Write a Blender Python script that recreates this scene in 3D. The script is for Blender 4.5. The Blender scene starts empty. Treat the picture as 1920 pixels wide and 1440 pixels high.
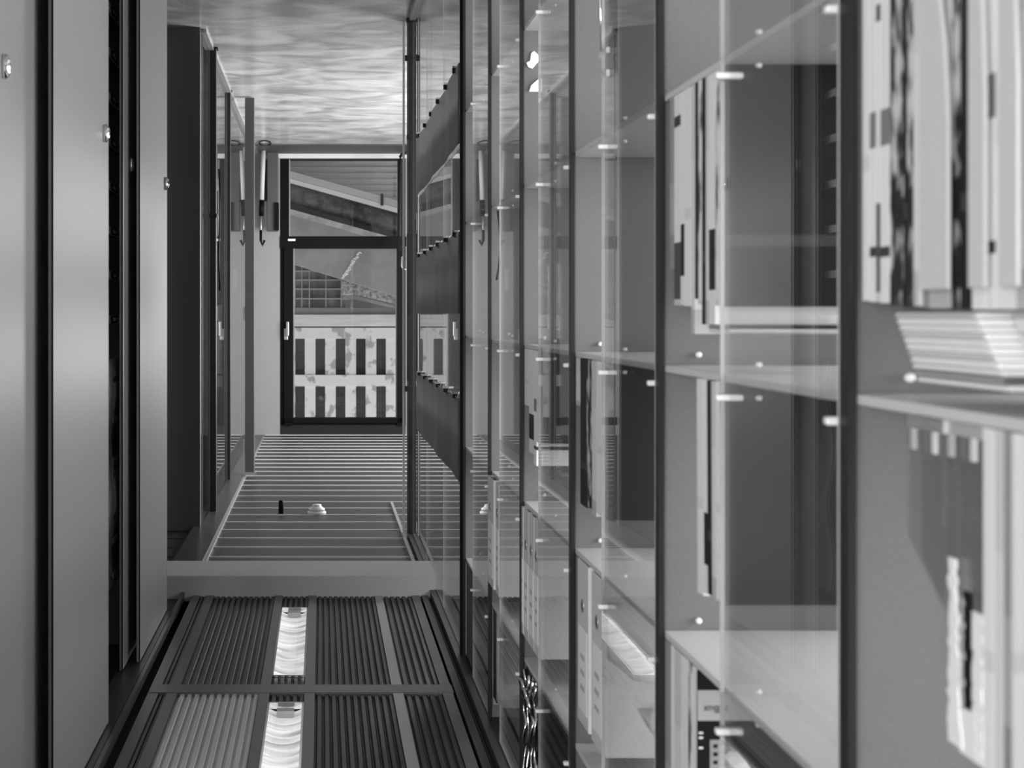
import bpy, bmesh, math, random
from mathutils import Matrix, Vector
random.seed(7)

# ------------------------------------------------------------------ camera, light, exposure
S = bpy.context.scene
COL = S.collection
CH = 1.63                    # camera height; every z below is given relative to it
F = 2800.0                   # focal length in pixels of the 1920 px wide frame
VU, VV = 603.0, 588.0        # vanishing point of the corridor in the frame

cam_d = bpy.data.cameras.new('camera')
cam = bpy.data.objects.new('camera', cam_d)
COL.objects.link(cam)
cam_d.sensor_width = 36.0
cam_d.lens = 36.0 * F / 1920.0
cam_d.shift_x = (960 - VU) / 1920.0
cam_d.shift_y = -(720 - VV) / 1920.0
cam_d.clip_start = 0.05
cam_d.dof.use_dof = True
cam_d.dof.focus_distance = 6.5
cam_d.dof.aperture_fstop = 8.5
# the photograph was taken with the camera held upside down: roll of 180 degrees
cam.matrix_world = Matrix(((-1, 0, 0, 0), (0, 0, -1, 0), (0, -1, 0, CH), (0, 0, 0, 1)))
S.camera = cam

world = bpy.data.worlds.new('overcast_sky')
S.world = world
world.use_nodes = True
world.node_tree.nodes['Background'].inputs[0].default_value = (0.9, 0.9, 0.9, 1)
world.node_tree.nodes['Background'].inputs[1].default_value = 1.25

S.view_settings.view_transform = 'Standard'
S.view_settings.look = 'None'
S.view_settings.exposure = 0.0
S.view_settings.gamma = 1.0
S.view_settings.use_curve_mapping = False
S.cycles.use_denoising = True
S.cycles.transparent_max_bounces = 24
S.cycles.max_bounces = 10
S.cycles.diffuse_bounces = 5
S.cycles.glossy_bounces = 6
S.cycles.sample_clamp_indirect = 6.0


def area(name, loc, rot, sx, sy, power):
    d = bpy.data.lights.new(name, 'AREA')
    d.shape = 'RECTANGLE'; d.size = sx; d.size_y = sy; d.energy = power
    o = bpy.data.objects.new(name, d)
    o.location = loc; o.rotation_euler = rot
    COL.objects.link(o)
    return o


# area lights added inside unseen windows to brighten the corridor and far room
area('added_fill_near', (1.75, -2.9, 1.55), (math.radians(90), 0, 0), 1.6, 1.7, 200)
area('added_fill_side', (-2.28, 2.2, 1.3), (0, math.radians(-90), 0), 1.3, 5.0, 155)
area('added_fill_far_side', (-2.28, 11.5, 1.45), (0, math.radians(-90), 0), 1.5, 3.6, 330)

# ------------------------------------------------------------------ materials
MATS = {}


def mat(name, c, rough=0.6, metal=0.0, noise=0.0, nscale=(30, 30, 30), bump=0.0, spec=0.5, emit=0.0, c2=None, ramp=(0.35, 0.65), wpos=False):
    if name in MATS:
        return MATS[name]
    m = bpy.data.materials.new(name); m.use_nodes = True
    nt = m.node_tree; b = nt.nodes['Principled BSDF']
    b.inputs['Base Color'].default_value = (c, c, c, 1)
    b.inputs['Roughness'].default_value = rough
    b.inputs['Metallic'].default_value = metal
    b.inputs['Specular IOR Level'].default_value = spec
    if emit:
        b.inputs['Emission Color'].default_value = (1, 1, 1, 1)
        b.inputs['Emission Strength'].default_value = emit
    if noise or bump or c2 is not None:
        tc = nt.nodes.new('ShaderNodeTexCoord')
        mp = nt.nodes.new('ShaderNodeMapping')
        mp.inputs['Scale'].default_value = nscale
        nz = nt.nodes.new('ShaderNodeTexNoise')
        nz.inputs['Scale'].default_value = 1.0; nz.inputs['Detail'].default_value = 4.0
        src = nt.nodes.new('ShaderNodeNewGeometry').outputs['Position'] if wpos else tc.outputs['Object']
        nt.links.new(src, mp.inputs[0]); nt.links.new(mp.outputs[0], nz.inputs['Vector'])
        lo, hi = (c - noise, c + noise) if c2 is None else (c, c2)
        r = nt.nodes.new('ShaderNodeValToRGB')
        r.color_ramp.elements[0].position = ramp[0]; r.color_ramp.elements[1].position = ramp[1]
        r.color_ramp.elements[0].color = (max(lo, 0),) * 3 + (1,)
        r.color_ramp.elements[1].color = (hi,) * 3 + (1,)
        nt.links.new(nz.outputs['Fac'], r.inputs[0]); nt.links.new(r.outputs[0], b.inputs['Base Color'])
        if bump:
            bp = nt.nodes.new('ShaderNodeBump'); bp.inputs['Strength'].default_value = bump
            bp.inputs['Distance'].default_value = 0.01
            nt.links.new(nz.outputs['Fac'], bp.inputs['Height']); nt.links.new(bp.outputs[0], b.inputs['Normal'])
    MATS[name] = m
    return m


def glass_mat(name, tint=0.95, boost=1.0):
    m = bpy.data.materials.new(name); m.use_nodes = True
    nt = m.node_tree; nt.nodes.clear()
    out = nt.nodes.new('ShaderNodeOutputMaterial')
    mx = nt.nodes.new('ShaderNodeMixShader')
    tr = nt.nodes.new('ShaderNodeBsdfTransparent'); tr.inputs[0].default_value = (tint, tint, tint, 1)
    gl = nt.nodes.new('ShaderNodeBsdfGlossy'); gl.inputs['Roughness'].default_value = 0.0
    ge = nt.nodes.new('ShaderNodeNewGeometry')
    dt = nt.nodes.new('ShaderNodeVectorMath'); dt.operation = 'DOT_PRODUCT'
    nt.links.new(ge.outputs['Normal'], dt.inputs[0]); nt.links.new(ge.outputs['Incoming'], dt.inputs[1])
    prev = dt.outputs['Value']
    for op, v, sw in (('ABSOLUTE', None, 0), ('SUBTRACT', 1.0, 1), ('POWER', 5.0, 0), ('MULTIPLY', 0.96 * boost, 0), ('ADD', 0.04, 0)):
        n = nt.nodes.new('ShaderNodeMath'); n.operation = op; n.use_clamp = op == 'ADD'
        if sw:
            n.inputs[0].default_value = v; nt.links.new(prev, n.inputs[1])
        else:
            nt.links.new(prev, n.inputs[0])
            if v is not None: n.inputs[1].default_value = v
        prev = n.outputs[0]
    nt.links.new(prev, mx.inputs[0]); nt.links.new(tr.outputs[0], mx.inputs[1]); nt.links.new(gl.outputs[0], mx.inputs[2])
    nt.links.new(mx.outputs[0], out.inputs[0])
    MATS[name] = m
    return m


def patch_mat(name, stops, scale=(1, 60, 22), rough=0.45):
    """flat print of irregular picture patches"""
    m = bpy.data.materials.new(name); m.use_nodes = True
    nt = m.node_tree; b = nt.nodes['Principled BSDF']; b.inputs['Roughness'].default_value = rough; b.inputs['Specular IOR Level'].default_value = 0.2
    tc = nt.nodes.new('ShaderNodeTexCoord'); mp = nt.nodes.new('ShaderNodeMapping'); mp.inputs['Scale'].default_value = scale
    oi = nt.nodes.new('ShaderNodeObjectInfo'); ad = nt.nodes.new('ShaderNodeVectorMath'); ad.operation = 'ADD'
    nz = nt.nodes.new('ShaderNodeTexNoise'); nz.inputs['Scale'].default_value = 1.0; nz.inputs['Detail'].default_value = 3.0
    nt.links.new(tc.outputs['Object'], mp.inputs[0]); nt.links.new(mp.outputs[0], ad.inputs[0]); nt.links.new(oi.outputs['Location'], ad.inputs[1])
    nt.links.new(ad.outputs[0], nz.inputs['Vector'])
    r = nt.nodes.new('ShaderNodeValToRGB'); cr = r.color_ramp
    while len(cr.elements) < len(stops): cr.elements.new(0.5)
    for e, (p, c) in zip(cr.elements, stops):
        e.position = p; e.color = (c, c, c, 1)
    nt.links.new(nz.outputs['Fac'], r.inputs[0]); nt.links.new(r.outputs[0], b.inputs['Base Color'])
    MATS[name] = m
    return m


def spine_mat(name, stops, rough=0.45):
    """flat print on a spine: constant bands along the height"""
    m = bpy.data.materials.new(name); m.use_nodes = True
    nt = m.node_tree; b = nt.nodes['Principled BSDF']; b.inputs['Roughness'].default_value = rough; b.inputs['Specular IOR Level'].default_value = 0.2
    tc = nt.nodes.new('ShaderNodeTexCoord'); sp = nt.nodes.new('ShaderNodeSeparateXYZ')
    nt.links.new(tc.outputs['Generated'], sp.inputs[0])
    r = nt.nodes.new('ShaderNodeValToRGB'); r.color_ramp.interpolation = 'CONSTANT'
    cr = r.color_ramp
    while len(cr.elements) < len(stops): cr.elements.new(0.5)
    for e, (p, c) in zip(cr.elements, stops):
        e.position = p; e.color = (c, c, c, 1)
    nt.links.new(sp.outputs['Z'], r.inputs[0]); nt.links.new(r.outputs[0], b.inputs['Base Color'])
    MATS[name] = m
    return m


GLASS = glass_mat('clear_glass', 0.96)
WGLASS = glass_mat('window_glass', 0.97)
PLASTIC = glass_mat('clear_plastic', 0.9, 0.6)
EDGE = mat('polished_glass_edge', 0.42, 0.25)
DOORP = mat('satin_grey_lacquer', 0.25, 0.42, noise=0.012, nscale=(300, 300, 300))
CARC = mat('cabinet_carcass', 0.22, 0.6)
PANEL = mat('grey_divider_laminate', 0.125, 0.5, noise=0.008, nscale=(400, 400, 400))
SHELF = mat('pale_shelf_laminate', 0.62, 0.4)
DARKM = mat('dark_metal_profile', 0.018, 0.4, spec=0.25)
BLACK = mat('black_frame_lacquer', 0.004, 0.5, spec=0.12)
CHROME = mat('chrome', 0.85, 0.12, metal=1.0)
STEEL = mat('brushed_aluminium', 0.42, 0.38, metal=0.7)
WHITE = mat('white_paper', 0.88, 0.6)
PAPERG = mat('grey_paper', 0.5, 0.6)
INK = mat('black_ink', 0.008, 0.5, spec=0.2)
WALL = mat('painted_wall', 0.66, 0.7, noise=0.01, nscale=(200, 200, 200))
DWALL = mat('dark_wall_panel', 0.055, 0.55, noise=0.006, nscale=(300, 300, 300))
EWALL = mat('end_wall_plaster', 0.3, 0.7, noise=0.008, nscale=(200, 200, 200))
CONC = mat('beam_concrete', 0.4, 0.75, noise=0.05, nscale=(260, 260, 260), bump=0.15)

# ------------------------------------------------------------------ geometry helpers (L is the lateral distance towards the right edge of the picture)
def W(L, D, z):
    return Vector((-L, D, CH + z))


def Lu(u, D): return (u - VU) * D / F
def zv(v, D): return (v - VV) * D / F
def Dz(v, z): return z * F / (v - VV)


def link(name, me, parent, center):
    o = bpy.data.objects.new(name, me)
    COL.objects.link(o)
    if parent is not None:
        o.parent = parent
        o.location = center - wloc(parent)
    else:
        o.location = center
    return o


def wloc(o):
    v = Vector(o.location)
    while o.parent is not None:
        o = o.parent; v += Vector(o.location)
    return v


CACHE = {}


def boxmesh(sx, sy, sz, m, bev=0.0, m2=None, thin=None):
    key = (round(sx, 4), round(sy, 4), round(sz, 4), m.name, bev, m2.name if m2 else '')
    if key in CACHE: return CACHE[key]
    bm = bmesh.new()
    bmesh.ops.create_cube(bm, size=1.0)
    for v in bm.verts: v.co = Vector((v.co.x * sx, v.co.y * sy, v.co.z * sz))
    if m2:
        t = min(range(3), key=lambda i: (sx, sy, sz)[i])
        for f in bm.faces:
            f.normal_update()
            f.material_index = 0 if abs(f.normal[t]) > 0.5 else 1
    if bev:
        bmesh.ops.bevel(bm, geom=bm.edges[:], offset=min(bev, 0.4 * min(sx, sy, sz)), segments=2, affect='EDGES', profile=0.5)
    me = bpy.data.meshes.new('box'); bm.to_mesh(me); bm.free()
    me.materials.append(m)
    if m2: me.materials.append(m2)
    CACHE[key] = me
    return me


def box(name, L0, L1, D0, D1, z0, z1, m, parent=None, bev=0.0, m2=None):
    c = W((L0 + L1) / 2, (D0 + D1) / 2, (z0 + z1) / 2)
    return link(name, boxmesh(abs(L1 - L0), abs(D1 - D0), abs(z1 - z0), m, bev, m2), parent, c)


def meshobj(name, verts, faces, m, parent=None, smooth=False, solid=0.0):
    c = sum(verts, Vector()) / len(verts)
    me = bpy.data.meshes.new(name)
    me.from_pydata([tuple(v - c) for v in verts], [], faces)
    bm = bmesh.new(); bm.from_mesh(me)
    if solid:
        bmesh.ops.solidify(bm, geom=bm.faces[:], thickness=solid)
    bmesh.ops.recalc_face_normals(bm, faces=bm.faces[:])
    bm.to_mesh(me); bm.free()
    me.materials.append(m)
    if smooth:
        for p in me.polygons: p.use_smooth = True
    return link(name, me, parent, c)


def prism(name, pts, axis, a0, a1, m, parent=None):
    """pts: polygon; axis 'D': pts are (L,z), extruded over D; axis 'L': pts are (D,z), extruded over L"""
    n = len(pts); vs = []
    for a in (a0, a1):
        for p, q in pts:
            vs.append(W(p, a, q) if axis == 'D' else W(a, p, q))
    fs = [tuple(range(n)), tuple(range(2 * n - 1, n - 1, -1))]
    fs += [(i, (i + 1) % n, n + (i + 1) % n, n + i) for i in range(n)]
    return meshobj(name, vs, fs, m, parent)


def tube(name, pts, r, m, parent=None, seg=10):
    """swept tube through world points"""
    vs = []; fs = []
    n = len(pts)
    for i, p in enumerate(pts):
        t = (pts[min(i + 1, n - 1)] - pts[max(i - 1, 0)]).normalized()
        a = t.cross(Vector((0, 0, 1)))
        if a.length < 0.1: a = t.cross(Vector((1, 0, 0)))
        a.normalize(); b = t.cross(a)
        for k in range(seg):
            th = 2 * math.pi * k / seg
            vs.append(p + r * (math.cos(th) * a + math.sin(th) * b))
    for i in range(n - 1):
        for k in range(seg):
            fs.append((i * seg + k, i * seg + (k + 1) % seg, (i + 1) * seg + (k + 1) % seg, (i + 1) * seg + k))
    fs.append(tuple(range(seg))); fs.append(tuple(range((n - 1) * seg, n * seg)))
    return meshobj(name, vs, fs, m, parent, smooth=True)


def lathe(name, prof, origin, axis, m, parent=None, seg=20):
    """prof: (radius, distance along axis)"""
    ax = axis.normalized()
    a = ax.orthogonal().normalized(); b = ax.cross(a)
    vs = []; fs = []
    for r, h in prof:
        for k in range(seg):
            th = 2 * math.pi * k / seg
            vs.append(origin + ax * h + max(r, 1e-5) * (math.cos(th) * a + math.sin(th) * b))
    for i in range(len(prof) - 1):
        for k in range(seg):
            fs.append((i * seg + k, i * seg + (k + 1) % seg, (i + 1) * seg + (k + 1) % seg, (i + 1) * seg + k))
    fs.append(tuple(range(seg))); fs.append(tuple(range((len(prof) - 1) * seg, len(prof) * seg)))
    return meshobj(name, vs, fs, m, parent, smooth=True)


def thing(name, L, D, z, label, cat, group=None):
    o = bpy.data.objects.new(name, None); o.location = W(L, D, z); o.empty_display_size = 0.1
    COL.objects.link(o)
    return tag(o, label, cat, group)


def tag(o, label, cat, group=None, kind=None):
    o['label'] = label; o['category'] = cat
    if group: o['group'] = group
    if kind: o['kind'] = kind
    return o


def struct(o, label=None, cat=None):
    o['kind'] = 'structure'
    if label: o['label'] = label
    if cat: o['category'] = cat
    return o


ZF, ZC = -1.63, 1.24        # floor and ceiling relative to the camera
XG = 0.504                  # the glazed plane of the bookcases
DE = 15.2                   # end wall

# ------------------------------------------------------------------ setting: floor, walls, ceiling
def floor_mat():
    m = bpy.data.materials.new('waxed_linoleum'); m.use_nodes = True
    nt = m.node_tree; b = nt.nodes['Principled BSDF']
    tc = nt.nodes.new('ShaderNodeTexCoord')
    def noise(sc, det, dist=0.0):
        mp = nt.nodes.new('ShaderNodeMapping'); mp.inputs['Scale'].default_value = sc
        n = nt.nodes.new('ShaderNodeTexNoise'); n.inputs['Scale'].default_value = 1.0
        n.inputs['Detail'].default_value = det; n.inputs['Distortion'].default_value = dist
        nt.links.new(tc.outputs['Object'], mp.inputs[0]); nt.links.new(mp.outputs[0], n.inputs['Vector'])
        return n
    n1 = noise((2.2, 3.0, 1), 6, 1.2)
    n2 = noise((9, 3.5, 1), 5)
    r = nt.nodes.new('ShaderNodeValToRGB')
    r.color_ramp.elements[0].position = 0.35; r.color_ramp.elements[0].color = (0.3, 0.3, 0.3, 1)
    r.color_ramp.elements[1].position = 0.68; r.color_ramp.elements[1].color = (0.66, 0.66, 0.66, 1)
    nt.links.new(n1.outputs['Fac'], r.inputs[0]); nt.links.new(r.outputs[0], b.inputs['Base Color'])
    mr = nt.nodes.new('ShaderNodeMapRange'); mr.inputs['To Min'].default_value = 0.13; mr.inputs['To Max'].default_value = 0.3
    nt.links.new(n2.outputs['Fac'], mr.inputs['Value']); nt.links.new(mr.outputs[0], b.inputs['Roughness'])
    b.inputs['Specular IOR Level'].default_value = 0.8
    bp = nt.nodes.new('ShaderNodeBump'); bp.inputs['Strength'].default_value = 0.10; bp.inputs['Distance'].default_value = 0.02
    nt.links.new(n1.outputs['Fac'], bp.inputs['Height']); nt.links.new(bp.outputs[0], b.inputs['Normal'])
    return m


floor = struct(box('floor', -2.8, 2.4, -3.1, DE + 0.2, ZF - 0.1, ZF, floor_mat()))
struct(box('wall_left', -2.9, -2.8, -3.1, DE + 0.2, ZF, ZC + 0.2, WALL))
# wall on the far side of the bookcases with unseen windows added for their light
wr = struct(box('wall_right', 2.4, 2.5, -3.1, DE + 0.2, ZF, ZF + 0.75, WALL))
box('wall_panel', 2.4, 2.5, -3.1, DE + 0.2, 0.75, ZC + 0.2, WALL, wr)
box('wall_panel', 2.4, 2.5, -3.1, -0.4, ZF + 0.75, 0.75, WALL, wr)
box('wall_panel', 2.4, 2.5, 5.0, 9.6, ZF + 0.75, 0.75, WALL, wr)
box('wall_panel', 2.4, 2.5, 13.4, DE + 0.2, ZF + 0.75, 0.75, WALL, wr)
w5 = struct(box('window_5', 2.43, 2.445, 9.6, 13.4, ZF + 0.75, 0.75, WGLASS))
for d in (9.62, 10.9, 12.1, 13.38): box('window_frame', 2.41, 2.47, d - 0.03, d + 0.03, ZF + 0.75, 0.75, BLACK, w5)
w4 = struct(box('window_4', 2.43, 2.445, -0.4, 5.0, ZF + 0.75, 0.75, WGLASS))
for d in (-0.38, 1.4, 3.2, 4.98): box('window_frame', 2.41, 2.47, d - 0.03, d + 0.03, ZF + 0.75, 0.75, BLACK, w4)
# near end wall, behind the camera, with an unseen window added for its light
wn = struct(box('wall_near', -2.8, -2.6, -3.2, -3.1, ZF, ZC + 0.2, WALL))
box('wall_panel', -0.9, 2.4, -3.2, -3.1, ZF, ZC + 0.2, WALL, wn)
box('wall_panel', -2.6, -0.9, -3.2, -3.1, ZF, -0.95, WALL, wn)
box('wall_panel', -2.6, -0.9, -3.2, -3.1, 0.85, ZC + 0.2, WALL, wn)
w3 = struct(box('window_3', -2.6, -0.9, -3.155, -3.145, -0.95, 0.85, WGLASS))
for l in (-2.58, -1.75, -0.92): box('window_frame', l - 0.03, l + 0.03, -3.18, -3.12, -0.95, 0.85, BLACK, w3)

# end wall: piers between the two windows
W1 = (Lu(525, DE), Lu(760, DE))          # window in view
W2 = (-2.25, -1.32)                      # second window, left of it
WT = zv(797, DE)                         # lintel height
WB = zv(292, DE)
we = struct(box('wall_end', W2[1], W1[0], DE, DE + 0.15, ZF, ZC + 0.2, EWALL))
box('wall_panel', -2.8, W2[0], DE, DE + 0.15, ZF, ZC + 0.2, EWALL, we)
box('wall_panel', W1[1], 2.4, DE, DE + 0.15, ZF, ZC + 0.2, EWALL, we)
box('lintel', W1[0], W1[1], DE + 0.0, DE + 0.15, WT, ZC + 0.2, DARKM, we)
box('lintel', W2[0], W2[1], DE + 0.0, DE + 0.15, WT, ZC + 0.2, WALL, we)
# dark convector grille along the foot of the end wall and its pale sill strip
struct(box('trim_1', Lu(486, 14.9), 2.4, 14.35, 15.12, ZF, ZF + 0.012, mat('convector_grille', 0.075, 0.5, metal=0.3)), 'dark floor convector grille along the foot of the end wall', 'grille')
struct(box('trim_2', Lu(490, 15.1), 2.4, 15.12, 15.19, ZF, ZF + 0.055, mat('pale_sill', 0.75, 0.4), bev=0.006), 'pale sill strip under the end window', 'sill')


def window(n, L0, L1):
    w = struct(box('window_%d' % n, L0, L1, DE + 0.045, DE + 0.055, WB, WT, WGLASS))
    z_r0, z_r1 = zv(443, DE), zv(466, DE)
    sc = lambda px: px / F * DE
    box('window_frame', L0, L0 + sc(17), DE + 0.0, DE + 0.1, WB, WT, BLACK, w)
    box('window_frame', L1 - sc(14), L1, DE + 0.0, DE + 0.1, WB, WT, BLACK, w)
    box('window_frame', L0, L1, DE + 0.0, DE + 0.1, WT - sc(13), WT, BLACK, w)
    box('window_frame', L0, L1, DE + 0.0, DE + 0.1, WB, WB + sc(7), BLACK, w)
    box('window_rail', L0, L1, DE - 0.01, DE + 0.1, z_r0, z_r1, BLACK, w)
    sash = box('sash_stile', L0 + sc(8), L0 + sc(25), DE - 0.03, DE + 0.08, z_r1, WT, BLACK, w)
    box('sash_stile', L1 - sc(16), L1, DE - 0.03, DE + 0.08, z_r1, WT, BLACK, w)
    box('sash_rail', L0 + sc(8), L1, DE - 0.03, DE + 0.08, WT - sc(14), WT - sc(4), BLACK, w)
    zh = zv(604, DE)
    h = box('window_handle', L0 + sc(8), L0 + sc(15), DE - 0.05, DE - 0.03, zv(616, DE), zv(637, DE), STEEL, sash, bev=0.004)
    box('window_handle_lever', L0 + sc(12), L0 + sc(17), DE - 0.08, DE - 0.05, zv(603, DE), zv(630, DE), STEEL, sash, bev=0.005)
    # slim pale glazing bead round each pane
    for a, b, c, d in ((L0 + sc(17), L0 + sc(19), WB + sc(7), z_r0), (L0 + sc(25), L0 + sc(27), z_r1, WT - sc(14)), (L1 - sc(18), L1 - sc(16), z_r1, WT - sc(14))):
        box('glazing_bead', a, b, DE + 0.0, DE + 0.04, c, d, STEEL, w)
    box('stop_label', L0 + sc(15), L0 + sc(29), DE - 0.014, DE - 0.01, zv(448, DE), zv(452, DE), WHITE, w)
    return w


window(1, *W1)
window(2, *W2)

# ceiling: slab, lamella panels beyond the beam, ribbed mesh panels in front of it
ceil = struct(box('ceiling', -2.8, 2.4, -3.1, DE + 0.2, ZC + 0.12, ZC + 0.2, mat('ceiling_void', 0.03, 0.9)))
MESH = mat('perforated_ceiling_metal', 0.06, 0.42, metal=0.4, noise=0.05, nscale=(420, 420, 420), bump=0.4)
MESHF = mat('perforated_lamella', 0.03, 0.4, metal=0.2, spec=0.3, noise=0.012, nscale=(300, 300, 300), bump=0.2)
BAR = mat('ceiling_bar', 0.15, 0.4, metal=0.5)
LITM = mat('backlit_mesh_tone', 0.62, 0.45, metal=0.2, noise=0.12, nscale=(420, 420, 420), bump=0.4)  # paler colour stands in for light behind one mesh panel
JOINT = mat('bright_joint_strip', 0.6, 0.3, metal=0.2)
# far lamellas
d = 6.95
while d < DE - 0.02:
    e = min(d + 0.298, DE - 0.01)
    lam = prism('ceiling_panel', [(d, ZC + 0.002), (d + 0.012, ZC - 0.004), (e - 0.02, ZC - 0.004), (e, ZC + 0.012), (e, ZC + 0.02), (d, ZC + 0.02)], 'L', -2.75, 2.35, MESHF, ceil)
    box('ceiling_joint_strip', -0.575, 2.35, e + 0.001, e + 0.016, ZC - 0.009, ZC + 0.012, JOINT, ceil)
    d += 0.316
# near ribbed panels between the bars
BARS = [-0.548, -0.486, -0.186, -0.039, 0.249, 0.41]
BW = 0.017
ROWS = [(4.96, 6.54), (3.36, 4.86)]
def ribbed(L0, L1, D0, D1, m):
    p = 0.024; n = max(2, round((L1 - L0) / p)); p = (L1 - L0) / n
    vs = []; fs = []
    prof = []
    for i in range(n):
        a = L0 + i * p
        prof += [(a, ZC + 0.010), (a + 0.3 * p, ZC + 0.010), (a + 0.45 * p, ZC), (a + 0.85 * p, ZC)]
    prof.append((L1, ZC + 0.010))
    for L, z in prof: vs += [W(L, D0, z), W(L, D1, z)]
    for i in range(len(prof) - 1): fs.append((2 * i, 2 * i + 1, 2 * i + 3, 2 * i + 2))
    return meshobj('ceiling_panel', vs, fs, m, ceil, solid=0.0015)
for r, (d0, d1) in enumerate(ROWS):
    for i in range(5):
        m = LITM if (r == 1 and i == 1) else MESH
        a, b = BARS[i] + BW, BARS[i + 1] - BW
        if i == 2:
            f0, f1 = ((5.08, 6.27), (3.56, 4.74))[r]
            ribbed(a, b, d0, f0 - 0.004, m); ribbed(a, b, f1 + 0.004, d1, m)
        else:
            ribbed(a, b, d0, d1, m)
for i, L in enumerate(BARS):
    box('ceiling_bar', L - BW, L + BW, 1.4, 6.54, ZC - 0.006, ZC + 0.012, STEEL if i == 4 else BAR, ceil)
for d0, d1 in ((4.86, 4.96), (3.26, 3.36)):
    box('ceiling_bar', -0.56, 0.43, d0, d1, ZC - 0.008, ZC + 0.012, BAR, ceil)
box('ceiling_panel', 0.47, 2.35, -3.0, 6.54, ZC + 0.01, ZC + 0.02, MESHF, ceil)
box('ceiling_panel', -2.75, -0.6, 6.1, 6.54, ZC + 0.01, ZC + 0.02, MESHF, ceil)
box('ceiling_panel', -0.6, 0.5, -3.0, 1.4, ZC + 0.01, ZC + 0.02, MESHF, ceil)
# dark edge tracks of the near ceiling
box('ceiling_track', -0.613, -0.60, 1.4, 6.54, ZC - 0.02, ZC + 0.01, mat('track_grey', 0.09, 0.4, metal=0.4), ceil)
box('ceiling_track', 0.437, 0.462, 1.4, 6.54, ZC - 0.006, ZC + 0.01, mat('track_dark', 0.05, 0.4, metal=0.3), ceil)
box('ceiling_track', 0.475, 0.53, 1.4, 8.3, ZC - 0.03, ZC + 0.01, MATS['track_dark'], ceil)
# beam across the corridor
bz = zv(1080, 6.54)
struct(prism('trim_3', [(6.54, ZC + 0.02), (6.54, bz + 0.004), (6.545, bz), (6.94, bz), (6.95, bz + 0.01), (6.95, ZC + 0.02)], 'L', -2.75, 2.35, CONC), 'pale grey speckled beam crossing the ceiling between ribbed panels and lamellas', 'beam')
# rails of the far part of the corridor
struct(box('trim_4', -0.73, -0.585, 6.95, 14.9, ZC - 0.03, ZC - 0.004, mat('dark_rail', 0.07, 0.3, metal=0.5)), 'wide dark ceiling rail above the left glass partition', 'rail')
struct(box('trim_5', -0.585, -0.57, 6.95, 14.9, ZC - 0.02, ZC - 0.004, STEEL), 'narrow bright strip along the dark ceiling rail', 'strip')
struct(box('trim_6', 0.445, 0.462, 6.95, 9.7, ZC - 0.02, ZC - 0.004, STEEL), 'short bright ceiling strip leading to the dark post', 'strip')

# partition wall on the left and its glass screens
struct(box('wall_alcove', -2.8, -0.692, 8.5, 8.56, ZF, ZC + 0.02, DWALL), 'dark panel standing across the alcove behind the sliding doors', 'panel')
for i, (a, b) in enumerate(((8.62, 9.125), (9.22, 10.865), (10.965, 14.28))):
    o = box('glass_screen', -0.694, -0.686, a, b, ZF + 0.02, ZC - 0.03, GLASS, None, m2=EDGE)
    tag(o, ['narrow glass screen next to the dark alcove panel', 'glass screen between the two slim dark posts', 'long glass screen reaching towards the end wall'][i], 'glass screen', 'glass screens of the left partition')
struct(box('trim_7', -0.72, -0.66, 8.56, 14.6, ZF, ZF + 0.02, STEEL), 'floor rail under the left glass partition', 'rail')


def post(name, L0, L1, D0, D1, label, collars=()):
    t = thing(name, (L0 + L1) / 2, (D0 + D1) / 2, ZF, label, 'post')
    box('shaft', L0, L1, D0, D1, ZF, ZC, mat('dark_post_paint', 0.02, 0.4, spec=0.3), t, bev=0.004)
    for z in collars:
        box('collar', L0 - 0.006, L1 + 0.006, D0 - 0.006, D1 + 0.006, z - 0.012, z + 0.012, DARKM, t, bev=0.003)
    box('foot_plate', L0 - 0.01, L1 + 0.01, D0 - 0.01, D1 + 0.01, ZF, ZF + 0.01, DARKM, t)
    return t


post('slim_post', -0.685, -0.645, 9.14, 9.2, 'slim black post standing nearest the dark alcove panel', (-0.6,))
post('slim_post', -0.705, -0.665, 10.88, 10.95, 'slim black post further along, between the glass screens', ())
t = thing('swing_door', -0.535, 11.4, ZF, 'dark door leaf seen edge-on beside the pale end wall', 'door')
box('leaf', -0.575, -0.505, 11.2, 11.28, ZF + 0.01, ZC - 0.03, mat('door_leaf', 0.075, 0.35), t, bev=0.004)
for z in (-1.2, 0.0, 1.0): box('hinge', -0.59, -0.575, 11.2, 11.24, z - 0.05, z + 0.05, STEEL, t)
box('foot_bolt', -0.60, -0.49, 11.19, 11.2, ZC - 0.05, ZC - 0.03, STEEL, t)
# pale frame post of the partition
t = thing('frame_post', -0.80, 14.3, ZF, 'pale upright strip of the partition seen past the door leaf', 'post')
box('upright', -0.71, -0.66, 14.3, 14.36, ZF, ZC, mat('pale_upright', 0.62, 0.5), t)
box('cover_strip', -0.72, -0.71, 14.29, 14.36, ZF, ZC, STEEL, t)

# ------------------------------------------------------------------ left: cabinet with sliding doors
LN, LFAR = -0.633, -0.676
cab = thing('sliding_cabinet', -0.9, 3.5, ZF, 'tall grey cabinet with overlapping sliding doors along the left side', 'cabinet')
box('back_panel', -1.14, -1.12, 1.7, 6.08, ZF, ZC, CARC, cab)
box('end_panel', -1.12, -0.69, 6.06, 6.08, ZF, ZC, CARC, cab)
box('divider', -1.12, -0.72, 4.30, 4.32, ZF, ZC, CARC, cab)
box('divider', -1.12, -0.72, 5.60, 5.62, ZF, ZC, CARC, cab)
tr = box('top_track', -0.70, -0.615, 1.7, 6.12, ZC - 0.02, ZC + 0.012, mat('track_black', 0.02, 0.4), cab)
for dd in (6.0, 5.55, 5.2, 4.85, 4.78, 4.3): box('screw', -0.6155, -0.612, dd - 0.005, dd + 0.005, ZC - 0.015, ZC - 0.005, CHROME, tr)
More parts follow.
